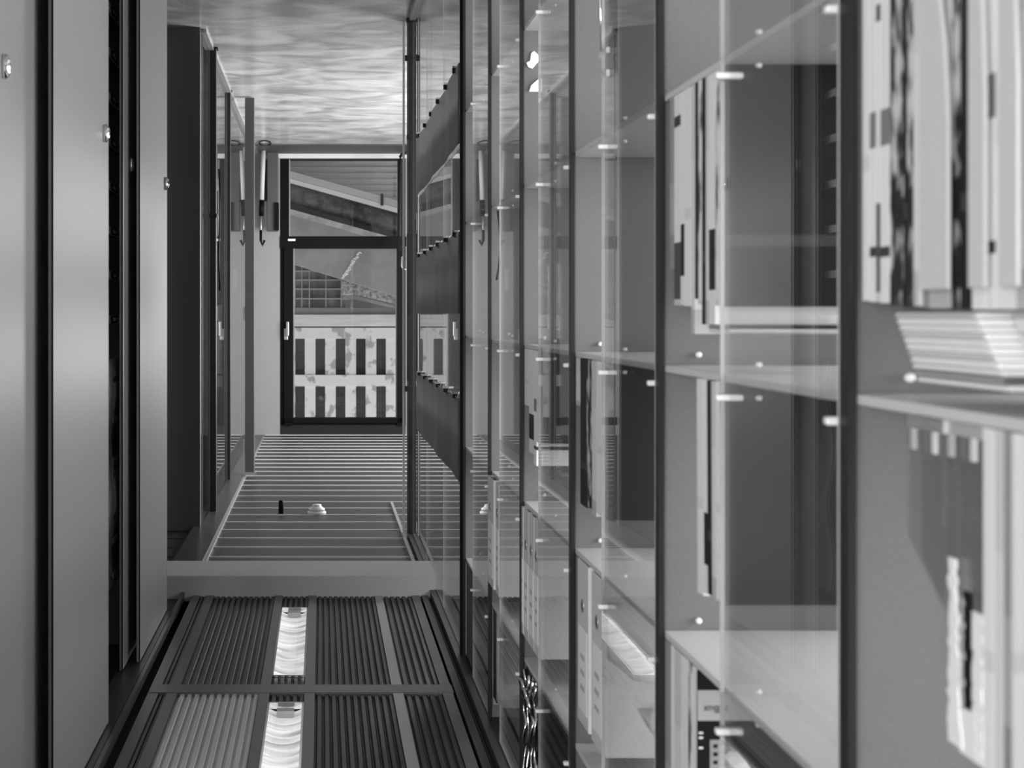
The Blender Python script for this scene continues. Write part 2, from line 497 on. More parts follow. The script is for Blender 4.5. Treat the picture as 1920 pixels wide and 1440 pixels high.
box('bottom_track', -0.70, -0.615, 1.7, 6.12, ZF, ZF + 0.015, MATS['track_black'], cab)


def sliding_door(L, D0, D1, knobD):
    dr = box('door', L - 0.012, L, D0, D1, ZF + 0.02, ZC - 0.025, DOORP, cab, bev=0.004)
    box('edge_profile', L - 0.010, L + 0.001, D1 - 0.004, D1 + 0.001, ZF + 0.02, ZC - 0.025, STEEL, dr)
    box('seal', L - 0.003, L + 0.0008, D0 - 0.004, D0 + 0.001, ZF + 0.02, ZC - 0.025, BLACK, dr)
    k = lathe('pull', [(0.011, 0), (0.012, 0.006), (0.010, 0.012), (0.007, 0.016), (0.003, 0.018), (0.0, 0.0185)], W(L, knobD, -0.524), Vector((-1, 0, 0)), CHROME, dr)
    for v in k.data.vertices: v.co.z *= 2.3
    return dr


sliding_door(LFAR, 2.86, 3.77, 3.165)
sliding_door(LN, 3.52, 4.43, 4.34)
sliding_door(LFAR, 5.075, 5.98, 5.26)
sliding_door(LN, 5.20, 6.11, 6.02)
sliding_door(LN, 1.75, 2.66, 2.57)

# pigeonholes seen in the gap between the doors
rack = thing('pigeonhole_rack', -0.9, 4.96, ZF, 'dark pigeonhole rack with label holders in the gap between sliding doors', 'rack')
box('side', -1.1, -0.73, 4.34, 4.352, ZF + 0.02, ZC - 0.04, CARC, rack)
box('side', -1.1, -0.73, 5.58, 5.592, ZF + 0.02, ZC - 0.04, CARC, rack)
lipm = mat('rack_lip', 0.75, 0.5)
for k in range(9):
    z = zv(598 - 82 * k, 5.25)
    sh = box('shelf', -1.1, -0.735, 4.355, 5.575, z - 0.006, z + 0.006, CARC, rack)
    box('shelf_lip', -0.737, -0.73, 4.355, 5.575, z - 0.012, z + 0.014, lipm, sh)
    for q in (4.65, 4.95, 5.25): 
        box('label_holder', -0.7305, -0.727, q - 0.07, q + 0.07, z - 0.010, z + 0.014, BLACK, sh)
        box('label_card', -0.7275, -0.7255, q - 0.04, q + 0.04, z - 0.005, z + 0.008, WHITE, sh)
# printed charts hanging above the pigeonholes
ch = thing('wall_chart', -0.735, 5.3, 0.1, 'long printed paper chart hanging in the gap between sliding doors', 'chart')
vs = []; fs = []
N = 14
for i in range(N + 1):
    z = 0.16 + 0.80 * i / N
    for dd in (5.12, 5.56): vs.append(W(-0.74 + 0.012 * math.sin(i * 0.9), dd, z))
for i in range(N): fs.append((2 * i, 2 * i + 1, 2 * i + 3, 2 * i + 2))
meshobj('sheet', vs, fs, WHITE, ch, smooth=True, solid=0.001)
for z in (0.22, 0.36, 0.5, 0.55, 0.7, 0.78, 0.9):
    box('print_block', -0.7245, -0.723, 5.18, 5.5, z, z + 0.02, PAPERG, ch)
ch2 = box('wall_chart', -0.762, -0.76, 4.9, 5.3, 0.2, 1.0, mat('dark_print', 0.06, 0.5))
tag(ch2, 'dark printed chart behind the pale paper chart', 'chart')

# ------------------------------------------------------------------ right: glazed bookcases
DK = [1.43, 2.226, 3.009, 3.763, 4.48, 5.285]                    # divider panels
DPANE = [1422 / (1360 - VU), 1422 / (1135 - VU), 1422 / (1015 - VU), 1422 / (941 - VU), 1422 / (890 - VU)]
SHZ = [-1.12, -0.722, -0.325, 0.077, 0.472, 0.865]               # undersides, thickness 0.01
ST = 0.010
BAYN = ['nearest', 'second', 'third', 'fourth', 'fifth', 'farthest']
ORD = ['first', 'second', 'third', 'fourth', 'fifth', 'sixth', 'seventh', 'eighth', 'ninth', 'tenth', 'eleventh', 'twelfth', 'thirteenth', 'fourteenth', 'fifteenth', 'sixteenth', 'seventeenth']
LB = 0.84
PINM = mat('pale_pin', 0.8, 0.35)
for k, D in enumerate(DK):
    near = DK[k - 1] if k else 0.66
    t = thing('display_bookcase', 0.67, (D + near) / 2, ZF,
              'glass-fronted grey bookcase bay, %s from the right edge of the picture' % BAYN[k].replace('nearest', 'first').replace('farthest', 'sixth'), 'bookcase', 'glazed bookcase bays')
    pn = box('side_panel', XG + 0.004, LB, D, D + 0.018, ZF + 0.02, ZC - 0.03, PANEL, t)
    box('front_profile', XG - 0.004, XG + 0.004, D - 0.012, D + 0.012, ZF + 0.02, ZC - 0.03, DARKM, t)
    for z in SHZ:
        sh = box('shelf', XG + 0.006, LB - 0.01, near + 0.02, D - 0.001, z, z + ST, SHELF, t, bev=0.0015)
        lathe('shelf_pin', [(0.0045, 0), (0.0045, 0.012), (0.002, 0.014)], W(0.56, D, z - 0.016), Vector((0, -1, 0)), PINM, pn, seg=10)
    if k >= 1:
        pf = DPANE[k - 1]
        pa = box('glass_door', XG - 0.003, XG + 0.003, near + 0.02, pf, ZF + 0.03, ZC - 0.035, GLASS, t, m2=EDGE)
        for z in SHZ:
            for dd in (pf - 0.012, near + 0.03):
                box('glass_clip', XG - 0.012, XG + 0.022, dd - 0.006, dd + 0.006, z + 0.018 + (0.028 if z > 0.4 else 0.006), z + 0.026 + (0.028 if z > 0.4 else 0.006), PINM, pa, bev=0.002)
            for dz in (-0.02, 0.0, 0.02):
                lathe('stud', [(0.003, 0), (0.003, 0.005), (0.001, 0.007)], W(0.531, pf - 0.075, z + 0.005 + dz), Vector((1, 0, 0)), PINM, pa, seg=8)
    box('base_rail', XG - 0.008, LB, near + 0.02, D, ZF, ZF + 0.03, DARKM, t)
    box('top_rail', XG - 0.008, LB, near + 0.02, D, ZC - 0.03, ZC, DARKM, t)

# ---- books and magazines
SP = []
def sp(name, stops): SP.append(spine_mat(name, stops)); return SP[-1]
S_WHITE = sp('spine_white', [(0, 0.8), (0.55, 0.7), (0.6, 0.82)])
S_WHITE_BLK = sp('spine_white_black_block', [(0, 0.8), (0.62, 0.015), (0.86, 0.75)])
S_WHITE_TOP = sp('spine_white_dark_head', [(0, 0.78), (0.1, 0.06), (0.15, 0.8), (0.7, 0.08), (0.97, 0.6)])
S_GREY = sp('spine_grey', [(0, 0.32), (0.5, 0.4), (0.8, 0.28)])
S_DARK = sp('spine_dark', [(0, 0.012), (0.7, 0.05), (0.75, 0.012)])
S_DARKPIC = patch_mat('spine_dark_pictures', [(0.3, 0.01), (0.5, 0.03), (0.56, 0.35), (0.66, 0.6)])
S_BAND = sp('spine_white_grey_band', [(0, 0.8), (0.42, 0.22), (0.53, 0.82), (0.83, 0.05), (0.86, 0.82)])
S_PALE = sp('spine_pale_grey', [(0, 0.62), (0.3, 0.7), (0.9, 0.5)])
S_MIX = patch_mat('spine_mixed_blocks', [(0.36, 0.05), (0.44, 0.3), (0.5, 0.7), (0.6, 0.8)], (1, 30, 14))
S_LISTS = {'white': S_WHITE, 'wblk': S_WHITE_BLK, 'wtop': S_WHITE_TOP, 'grey': S_GREY, 'dark': S_DARK, 'pic': S_DARKPIC, 'band': S_BAND, 'pale': S_PALE, 'mix': S_MIX}
S_TEXT = {'white': 'white', 'wblk': 'white with black block', 'wtop': 'white with dark title', 'grey': 'mid grey', 'dark': 'black', 'pic': 'dark pictured', 'band': 'white grey-banded', 'pale': 'pale grey', 'mix': 'patchwork'}


def book(name, d_far, d_near, z0, z1, kind, label, cat, group=None, Lf=0.510, depth=0.205, lean=0.0, dark=False):
    """upright magazine: cover wrapped round a page block; spine faces the corridor"""
    t = d_far - d_near - 0.0014
    c = 0.0012
    m = S_LISTS[kind]
    o = bpy.data.objects.new(name, None); COL.objects.link(o)
    o.location = W(Lf, (d_far + d_near) / 2, z0)
    tag(o, label, cat, group)
    h = z1 - z0
    # cover: U-shaped shell, local coords x = -L offset
    y0, y1 = -t / 2, t / 2
    pts = [(0, y0), (0, y1), (-depth, y1), (-depth, y1 - c), (-c, y1 - c), (-c, y0 + c), (-depth, y0 + c), (-depth, y0)]
    vs = [Vector((x, y, z)) for z in (0, h) for x, y in pts]
    n = 8
    fs = [(0, 1, 4, 5), (1, 2, 3, 4), (0, 5, 6, 7)]
    fs += [tuple(i + n for i in reversed(f)) for f in fs]
    fs += [(i, (i + 1) % n, n + (i + 1) % n, n + i) for i in range(n)]
    me = bpy.data.meshes.new('cover'); me.from_pydata([tuple(v) for v in vs], [], fs)
    bm = bmesh.new(); bm.from_mesh(me); bmesh.ops.recalc_face_normals(bm, faces=bm.faces[:]); bm.to_mesh(me); bm.free()
    me.materials.append(m)
    if dark:
        me.materials.append(mat('dark_magazine_cover', 0.03, 0.5, spec=0.2))
        for p in me.polygons:
            if p.normal.y < -0.9: p.material_index = 1
    co = bpy.data.objects.new('cover', me); COL.objects.link(co); co.parent = o
    pg = bpy.data.objects.new('pages', boxmesh(depth - 0.005, max(t - 2 * c, 0.001), h - 0.004, WHITE)); COL.objects.link(pg); pg.parent = o
    pg.location = (-depth / 2 - 0.001, 0, h / 2)
    o.rotation_euler.x = lean
    return o


def row(bay, rowname, ztop, us, cat='magazine', name='magazine', Lf=0.510, hjit=0.0):
    """us: list of (u_left, u_right, v_top, kind[, lean])"""
    grp = 'magazines standing in the %s bookcase bay, %s row' % (BAYN[bay], rowname)
    for i, it in enumerate(us):
        ul, ur, vt, kind = it[:4]
        lean = it[4] if len(it) > 4 else 0.0
        da, db = Lf * F / (ul - VU), Lf * F / (ur - VU)
        da = min(da, DK[bay] - 0.003)
        zt = zv(vt, (da + db) / 2)
        zt = min(zt, ztop + 0.36)
        lab = '%s spine, %s from left, %s row, %s' % (S_TEXT[kind], ORD[i], rowname, ('rightmost bookcase bay', 'second bookcase bay from right', 'third bookcase bay from right', 'fourth bookcase bay from right', 'fifth bookcase bay from right')[bay])
        book(name, da, db, ztop + 0.001, zt, kind, lab, cat, grp, Lf, lean=lean, dark=(i == len(us) - 1 and rowname == 'middle'))


Z_UP, Z_MID, Z_LOW = SHZ[2] + ST, SHZ[3] + ST, SHZ[4] + ST
# second bay: upper picture row
row(1, 'upper', Z_UP, [(1256, 1264, 505, 'grey'), (1264, 1276, 572, 'wtop'), (1276, 1283, 572, 'wblk'), (1283, 1296, 574, 'white'), (1296, 1303, 626, 'pale'),
                        (1303, 1309, 560, 'dark'), (1309, 1316, 570, 'mix'), (1316, 1323, 608, 'dark'), (1323, 1329, 608, 'pale'), (1329, 1341, 608, 'wblk'), (1341, 1350, 572, 'mix'), (1350, 1356, 575, 'white'), (1356, 1361, 575, 'dark')])
# second bay: middle row
row(1, 'middle', Z_MID, [(1306, 1318, 1112, 'white', 0.02), (1318, 1325, 1112, 'wblk', 0.02), (1325, 1333, 1114, 'dark', 0.02), (1333, 1341, 1121, 'pale', 0.02), (1341, 1348, 1124, 'white', 0.02), (1348, 1359, 1130, 'pale', 0.02)])
# second bay: lower row
row(1, 'lower', Z_LOW, [(1246, 1258, 1780, 'grey'), (1258, 1264, 1780, 'white'), (1264, 1278, 1770, 'pale'), (1278, 1290, 1760, 'white'), (1290, 1298, 1760, 'mix'), (1298, 1308, 1760, 'white')])
# third bay: middle row
row(2, 'middle', Z_MID, [(1080, 1088, 760, 'pale'), (1088, 1100, 948, 'dark'), (1100, 1110, 951, 'pic'), (1110, 1118, 966, 'pale'), (1118, 1130, 966, 'white'), (1130, 1136, 974, 'white')])
# fourth bay: middle row
row(3, 'middle', Z_MID, [(983, 992, 760, 'white'), (992, 1001, 850, 'wblk'), (1001, 1006, 872, 'band'), (1006, 1013, 830, 'white')])
# nearest bay: upper row
row(0, 'upper', Z_UP, [(1617, 1630, 564, 'white'), (1630, 1642, 566, 'band'), (1642, 1650, 565, 'wtop'), (1650, 1668, 568, 'band'), (1668, 1694, 572, 'pic'), (1694, 1700, 576, 'dark'), (1700, 1712, 574, 'pic'), (1712, 1721, 574, 'pale'),
                        (1721, 1729, 574, 'white'), (1729, 1742, 576, 'grey'), (1742, 1782, 578, 'pale'), (1783, 1800, 580, 'pic'), (1800, 1822, 580, 'dark'), (1822, 1846, 580, 'white'), (1846, 1866, 580, 'band'), (1866, 1904, 580, 'white'), (1904, 1935, 580, 'pale')])
# nearest bay: middle row
row(0, 'middle', Z_MID, [(1843, 1864, 1560, 'white'), (1864, 1881, 1560, 'pale'), (1881, 1897, 1500, 'grey'), (1897, 1912, 1560, 'white'), (1912, 1935, 1560, 'white')])
# far bays: dim books on the top shelf of the room
Z_TOP = SHZ[5] + ST
row(4, 'lowest', Z_TOP, [(919, 925, 1318, 'grey'), (925, 931, 1312, 'dark'), (931, 938, 1320, 'pale')])


# magazines lying in two stacks on the nearest upper row
def lying(n, u0, du0, u1, du1, v0, v1, group, word, tones):
    for i in range(n):
        dn, df = 1422 / (u1 + du1 * i - VU), 1422 / (u0 + du0 * i - VU)
        dm = 1422 / (u0 - VU)
        z0 = zv(v0, dm) + (zv(v1, dm) - zv(v0, dm)) * i / n
        z1 = zv(v0, dm) + (zv(v1, dm) - zv(v0, dm)) * (i + 1) / n - 0.0004
        t = thing('lying_magazine', 0.6, (dn + df) / 2, z0, '%s magazine lying flat, %s from the top in the %s flat stack' % ('dark' if tones[i % len(tones)] < 0.3 else 'white', ORD[i], word), 'magazine', group)
        m = mat('stack_cover_%d' % int(tones[i % len(tones)] * 100), tones[i % len(tones)], 0.45)
        th = (z1 - z0)
        box('cover', XG + 0.008, XG + 0.215, dn, df, z0, z1, m, t, bev=0.0025)
        box('page_edges', XG + 0.0072, XG + 0.0082, dn + 0.004, df - 0.004, z0 + th * 0.3, z0 + th * 0.72, WHITE if i % 3 else PAPERG, t)


lying(11, 1668, 4.2, 1822, 6.0, 586, 712, 'flat magazine stack in the nearest bay', 'left', [0.72, 0.86, 0.8, 0.88, 0.84, 0.88, 0.8, 0.86, 0.7, 0.1, 0.6])
lying(11, 1884, 5.0, 2090, 4.0, 586, 712, 'second flat magazine stack in the nearest bay', 'right', [0.6, 0.88, 0.85, 0.88, 0.86, 0.84, 0.88, 0.85, 0.3, 0.05, 0.5])
lying(2, 1322, 0, 1361, 0, 609, 622, 'flat books in the second bay', 'thin', [0.02, 0.5])

# curved white magazine files in the nearest bay
for i, (ua, ub, vc, lab) in enumerate(((1729, 1782, 210, 'white magazine file with curved cut, beside the grey spine'), (1822, 1852, 170, 'white magazine file with curved cut, right of the black wedge'), (1880, 1914, 140, 'white magazine file with curved cut, nearest the right edge'))):
    Lf = 0.5035
    da, db = Lf * F / (ua - VU), Lf * F / (ub - VU)
    pts = [(da, -0.02), (db, -0.02), (db, zv(vc, db))]
    for k in range(1, 8):
        a = k / 8
        pts.append((db + (da - db) * a, zv(vc, db) - (0.19) * (a ** 0.55)))
    pts.append((da, -0.32 + 0.0055))
    t = thing('magazine_file', Lf, da, Z_UP, lab, 'magazine file', 'curved magazine files')
    prism('front', pts, 'L', 0.5005, 0.5035, mat('file_card', 0.62, 0.6), t)

# clear plastic folders and ruffled paper in the nearest bay, middle row
for i, (ua, ub, v0, v1, lab) in enumerate(((1702, 1768, 1000, 1140, 'clear plastic folder with slanted edge, left of the ruffled paper'), (1772, 1842, 1090, 1300, 'clear plastic folder with slanted edge, around the ruffled paper'))):
    Lf = 0.512 + 0.004 * i
    da, db = Lf * F / (ua - VU), Lf * F / (ub - VU)
    t = thing('plastic_folder', Lf, da, Z_MID, lab, 'folder', 'clear plastic folders')
    prism('front_sheet', [(da, Z_MID + 0.001), (db, Z_MID + 0.001), (db, zv(v1, db)), (da, zv(v0, da))], 'L', Lf, Lf + 0.0015, PLASTIC, t)
    prism('back_sheet', [(da, Z_MID + 0.001), (db, Z_MID + 0.001), (db, zv(v1, db) + 0.02), (da, zv(v0, da) + 0.02)], 'L', Lf + 0.012, Lf + 0.0135, PLASTIC, t)
    box('base_strip', Lf, Lf + 0.0135, db, da, Z_MID + 0.001, Z_MID + 0.012, mat('folder_strip', 0.55, 0.4), t)
    for q in range(3):
        dd = db + (da - db) * (0.2 + 0.3 * q)
        box('index_tab', Lf - 0.001, Lf + 0.0005, dd - 0.004, dd + 0.006, Z_MID + 0.012, Z_MID + 0.03, mat('tab_%d' % q, (0.7, 0.15, 0.5)[q], 0.5), t)
t = thing('ruffled_paper', 0.52, 1.19, Z_MID, 'bundle of ruffled torn white paper edges beside clear folders', 'paper')
rng = random.Random(3)
for i, (ua, ub, va, vb, m) in enumerate(((1776, 1800, 1048, 1395, WHITE), (1800, 1806, 1120, 1330, PAPERG), (1806, 1820, 1110, 1330, INK), (1800, 1830, 1330, 1420, WHITE), (1822, 1842, 1150, 1432, WHITE))):
    Lf = 0.5105 + 0.0004 * i
    left = []; right = []
    n = 26
    for k in range(n + 1):
        v = va + (vb - va) * k / n
        j = 0 if m is INK else 3.2
        taper = 10 * (1 - k / n) if i == 0 else 0
        da = Lf * F / (ua + taper * 0.3 + rng.uniform(-j, j) - VU); db = Lf * F / (ub - taper + rng.uniform(-j, j) - VU)
        dm = Lf * F / ((ua + ub) / 2 - VU)
        left.append((da, zv(v, dm))); right.append((db, zv(v, dm)))
    prism('torn_sheet', left + right[::-1], 'L', Lf, Lf + 0.002, m, t)

# black box with printed label in the second bay
t = thing('printed_box', 0.6, 2.05, Z_LOW, 'black printed box with a grey title band, second bookcase bay', 'box')
BD = 2.02
box('body', 0.5085, 0.70, BD, BD + 0.004, Z_LOW + 0.001, Z_LOW + 0.30, INK, t)
box('title_band', 0.5085, 0.70, BD - 0.001, BD, zv(1294, BD), zv(1351, BD), mat('title_grey', 0.4, 0.6), t)
box('barcode_strip', Lu(1331, BD), Lu(1350, BD), BD - 0.001, BD, zv(1387, BD), zv(1387, BD) + 0.11, mat('strip_grey', 0.3, 0.5), t)
for q in range(6):
    box('strip_mark', Lu(1337, BD), Lu(1345, BD), BD - 0.0016, BD - 0.001, zv(1395, BD) + 0.011 * q, zv(1395, BD) + 0.011 * q + 0.005, INK, t)
for vv in (1374, 1383, 1402):
    box('white_line', Lu(1310, BD), Lu(1318, BD), BD - 0.001, BD, zv(vv, BD) - 0.0012, zv(vv, BD) + 0.0012, WHITE, t)


def text_obj(s, name, loc, size, m, parent, rot):
    cu = bpy.data.curves.new(name, 'FONT'); cu.body = s; cu.size = size; cu.extrude = 0.0003
    cu.align_x = 'CENTER'; cu.align_y = 'CENTER'
    o = bpy.data.objects.new(name, cu); COL.objects.link(o)
    me = bpy.data.meshes.new_from_object(o); COL.objects.unlink(o)
    o = bpy.data.objects.new(name, me); COL.objects.link(o)
    me.materials.clear(); me.materials.append(m)
    o.parent = parent; o.location = loc - wloc(parent); o.rotation_euler = rot
    return o


tx = text_obj('mBux', 'lettering', W(Lu(1341, BD), BD - 0.0014, zv(1329, BD)), 0.014, INK, t, (math.radians(90), 0, 0))

# ---- lever arch binders
BINDM = mat('binder_white', 0.66, 0.5)


def binder(bay, ul, ur, z0, z1, Lf, label, group, labv):
    da, db = Lf * F / (ul - VU), Lf * F / (ur - VU)
    da = min(da, DK[bay] - 0.014)
    t = thing('ring_binder', Lf, (da + db) / 2, z0, label, 'binder', group)
    box('spine', Lf, Lf + 0.004, db, da, z0 + 0.001, z1, BINDM, t, bev=0.0015)
    box('cover', Lf + 0.003, Lf + 0.28, da - 0.003, da, z0 + 0.001, z1, BINDM, t)
    box('cover', Lf + 0.003, Lf + 0.28, db, db + 0.003, z0 + 0.001, z1, BINDM, t)
    box('paper_block', Lf + 0.02, Lf + 0.26, db + 0.004, da - 0.004, z0 + 0.002, z1 - 0.012, PAPERG, t)
    w = da - db
    box('spine_label', Lf - 0.0008, Lf + 0.0002, db + w * 0.12, da - w * 0.12, z0 + 0.13, z0 + 0.29, WHITE, t)
    for q in range(3): box('label_print', Lf - 0.0012, Lf - 0.0007, db + w * 0.3, da - w * 0.3, z0 + 0.24 - 0.03 * q, z0 + 0.25 - 0.03 * q, PAPERG, t)
    hz = z0 + 0.085
    lathe('finger_ring', [(0.013, -0.001), (0.013, 0.002), (0.009, 0.002), (0.009, 0.0005), (0.0, 0.0005)], W(Lf, (da + db) / 2, hz), Vector((1, 0, 0)), STEEL, t)
    lathe('finger_hole', [(0.0088, 0.0), (0.0088, 0.0012), (0.0, 0.0012)], W(Lf, (da + db) / 2, hz), Vector((1, 0, 0)), INK, t)
    return t


binder(2, 1083, 1103, Z_LOW, Z_LOW + 0.318, 0.507, 'white ring binder, left one of the wide pair in the third bay', 'binders in the third bay', 0)
binder(2, 1109, 1131, Z_LOW, Z_LOW + 0.318, 0.507, 'white ring binder, right one of the wide pair in the third bay', 'binders in the third bay', 0)
for i, (a, b) in enumerate(((973, 981), (982, 991), (991.5, 1001), (1001.5, 1010))):
    binder(3, a, b, Z_LOW, Z_LOW + 0.318, 0.502, 'white ring binder, %s from left of the four in the fourth bay' % ORD[i], 'binders in the fourth bay', 0)
binder(4, 912.5, 925, Z_LOW, Z_LOW + 0.318, 0.497, 'white ring binder, left one of the narrow pair in the fifth bay', 'binders in the fifth bay', 0)
binder(4, 929.5, 935.5, Z_LOW, Z_LOW + 0.318, 0.500, 'white ring binder, right one of the narrow pair in the fifth bay', 'binders in the fifth bay', 0)

# ---- odd things in the bays
# black frame leaning in the third bay at the picture's upper edge
t = thing('picture_frame', 0.53, 2.74, SHZ[1] + ST, 'black frame with two pale pegs at the upper edge, third bay', 'frame')
zt = -0.43
prism('board', [(2.79, SHZ[1] + ST + 0.001), (2.68, SHZ[1] + ST + 0.001), (2.67, zt), (2.72, zt)], 'L', 0.515, 0.53, INK, t)
box('peg', 0.508, 0.514, 2.665, 2.715, zt - 0.006, zt + 0.006, PINM, t)
box('peg', 0.508, 0.514, 2.665, 2.735, zt - 0.046, zt - 0.036, PINM, t)
tube('cord', [W(0.513, 2.775, SHZ[1] + 0.03), W(0.5125, 2.75, -0.6), W(0.513, 2.733, -0.48)], 0.003, CHROME, t)
# white paper cut-outs pinned to the divider in the fourth bay
for i, (pts, lab) in enumerate((([(987, 118), (994, 114), (996, 100), (1001, 96), (1010, 104), (1011, 114), (1004, 122), (998, 129), (990, 126)], 'white crumpled paper cut-out, higher in the picture, fourth bay'),
                                ([(992, 172), (996, 160), (1005, 152), (1009, 149), (1016, 147), (1016, 172)], 'white arch-shaped paper cut-out, lower in the picture, fourth bay'))):
    D = 3.758
    o = prism('paper_cutout', [(Lu(u, D), zv(v, D)) for u, v in pts], 'D', D - 0.003, D + 0.003, WHITE)
    tag(o, lab, 'paper', 'paper cut-outs')
# dark cloth strip hanging in the fifth bay
vs = []; fs = []
n = 14
for i in range(n + 1):
    a = i / n
    z = zv(395 + 130 * a, 4.40)
    u = 931 + 8 * math.sin(a * 2.6) - 6 * a * a
    for k, w in enumerate((0, 4 + 3 * (1 - a))):
        D = 4.40
        vs.append(W(Lu(u + w, D), D + 0.01 * math.sin(3 * a), z))
for i in range(n): fs.append((2 * i, 2 * i + 1, 2 * i + 3, 2 * i + 2))
tag(meshobj('cloth_strip', vs, fs, mat('dark_cloth', 0.03, 0.8), None, smooth=True, solid=0.002), 'narrow dark curved cloth strip hanging in the fifth bay', 'cloth')
# shiny wrapped parcel with ribbons in the fourth bay
t = thing('wrapped_parcel', 0.56, 3.6, Z_TOP, 'dark parcel with crumpled shiny ribbons in the fourth bay', 'parcel')
box('parcel_box', 0.512, 0.70, 3.45, 3.74, Z_TOP + 0.001, Z_TOP + 0.30, mat('dark_foil', 0.02, 0.2), t, bev=0.006)
for k in range(4):
    pts = [W(0.506 + 0.003 * math.sin(2.1 * j + k), 3.72 - 0.06 * k - 0.012 * math.sin(1.7 * j + k), Z_TOP + 0.01 + 0.29 * j / 9) for j in range(10)]
    tube('ribbon', pts, 0.005, CHROME, t, seg=6)
for k in range(3):
    pts = [W(0.50 + 0.006 * math.sin(j), 3.70 - 0.05 * k + 0.025 * math.cos(j * 1.1), Z_TOP + 0.05 + 0.02 * math.sin(j * 1.1) + 0.01 * k) for j in range(7)]
    tube('bow', pts, 0.005, CHROME, t, seg=6)
# tall dark carton in the farthest bay
t = thing('tall_carton', 0.56, 5.15, Z_TOP, 'tall dark carton on the shelf next to the black upright', 'carton')
box('carton_body', 0.508, 0.70, 4.99, 5.26, Z_TOP + 0.001, Z_TOP + 0.32, mat('carton_grey', 0.07, 0.6), t)
box('edge_tape', 0.507, 0.509, 5.24, 5.262, Z_TOP + 0.001, Z_TOP + 0.32, PAPERG, t)
# curved brochures behind the glass doors


def brochure(D, outline_a, outline_b, label, n=12):
    vs = []; fs = []
    for i in range(n + 1):
        a = i / n
        def pt(c):
            k = a * (len(c) - 1); j = min(int(k), len(c) - 2); f = k - j
            return (c[j][0] * (1 - f) + c[j + 1][0] * f, c[j][1] * (1 - f) + c[j + 1][1] * f)
        p, q = pt(outline_a), pt(outline_b)
        for s in range(4):
            f = s / 3
            u, v = p[0] * (1 - f) + q[0] * f, p[1] * (1 - f) + q[1] * f
            dd = D - 0.05 * math.sin(a * 1.5) - 0.01 * f
            vs.append(W(Lu(u, dd), dd, zv(v, dd)))
    for i in range(n):
        for s in range(3): fs.append((4 * i + s, 4 * i + s + 1, 4 * i + s + 5, 4 * i + s + 4))
    o = meshobj('open_brochure', vs, fs, mat('brochure_paper', 0.82, 0.5, noise=0.12, nscale=(3, 3, 160)), None, smooth=True, solid=0.0012)
    tag(o, label, 'brochure', 'brochures behind the glass')
    return o


brochure(2.668, [(1138, 1167), (1152, 1177), (1175, 1196), (1200, 1222), (1222, 1248), (1235, 1272)], [(1138, 1236), (1152, 1246), (1172, 1262), (1188, 1277), (1212, 1279), (1235, 1277)], 'white curved brochure bending out behind the third bay glass')
brochure(2.66, [(1194, 1328), (1206, 1328), (1220, 1328), (1240, 1330)], [(1196, 1332), (1206, 1350), (1218, 1370), (1240, 1400)], 'small white brochure corner near the lower edge, third bay')
brochure(2.02, [(1372, 1404), (1382, 1408), (1400, 1428), (1416, 1460)], [(1358, 1418), (1366, 1430), (1380, 1442), (1400, 1465)], 'white curved paper tip at the lower edge beside the printed box')

# ------------------------------------------------------------------ glass wall beyond the bookcases
for i, (a, b) in enumerate(((5.32, 6.11), (6.13, 7.10), (7.12, 8.2))):
    o = box('glass_wall_pane', XG - 0.004, XG + 0.004, a, b, ZF + 0.02, ZC - 0.035, GLASS, None, m2=EDGE)
    tag(o, ['glass wall pane next to the black bookcase upright', 'middle glass wall pane crossed by dark bands', 'glass wall pane next to the dark square post'][i], 'glass pane', 'glass wall panes')
struct(box('trim_8', XG - 0.02, XG + 0.02, 5.30, 8.25, ZF, ZF + 0.02, STEEL), 'floor rail under the glass wall', 'rail')
t = thing('black_upright', 0.51, 5.31, ZF, 'black upright where the glass wall meets the bookcases', 'upright')
box('profile', XG - 0.012, XG + 0.003, 5.306, 5.318, ZF, ZC, BLACK, t)
box('cover_strip', XG - 0.013, XG - 0.012, 5.307, 5.316, ZF + 0.02, ZC - 0.03, DARKM, t)
# three dark fabric bands clipped to the glass
FAB = mat('dark_felt_band', 0.085, 0.38, noise=0.02, nscale=(500, 500, 500), spec=0.6)
for i, (z0, z1, lab) in enumerate(((-0.895, -0.607, 'dark slanted fabric band on the glass, highest in the picture'), (-0.292, 0.0, 'dark fabric band on the glass at the middle of the picture'), (0.302, 0.598, 'dark fabric band on the glass, lowest in the picture'))):
    t = thing('fabric_band', XG - 0.01, 6.5, z0, lab, 'fabric band', 'fabric bands on the glass wall')
    n = 60; vs = []; fs = []
    for k in range(n + 1):
        D = 5.322 + (7.78 - 5.322) * k / n
        off = 0.0030 * math.sin(D * 6.5 + i) + 0.0013 * math.sin(D * 15.0 + 2 * i)
        for z in (z0, z1): vs.append(W(XG - 0.010 + off, D, z))
    for k in range(n): fs.append((2 * k, 2 * k + 1, 2 * k + 3, 2 * k + 2))
    meshobj('fabric', vs, fs, FAB, t, smooth=True, solid=0.003)
    for k in range(6):
        D = 5.50 + 0.40 * k
        c = box('clip', XG - 0.022, XG - 0.005, D - 0.018, D + 0.018, z0 - 0.007, z0 + 0.008, BLACK, t)
        box('clip_stud', XG - 0.024, XG - 0.006, D - 0.014, D + 0.010, z0 - 0.015, z0 - 0.007, CHROME, c)

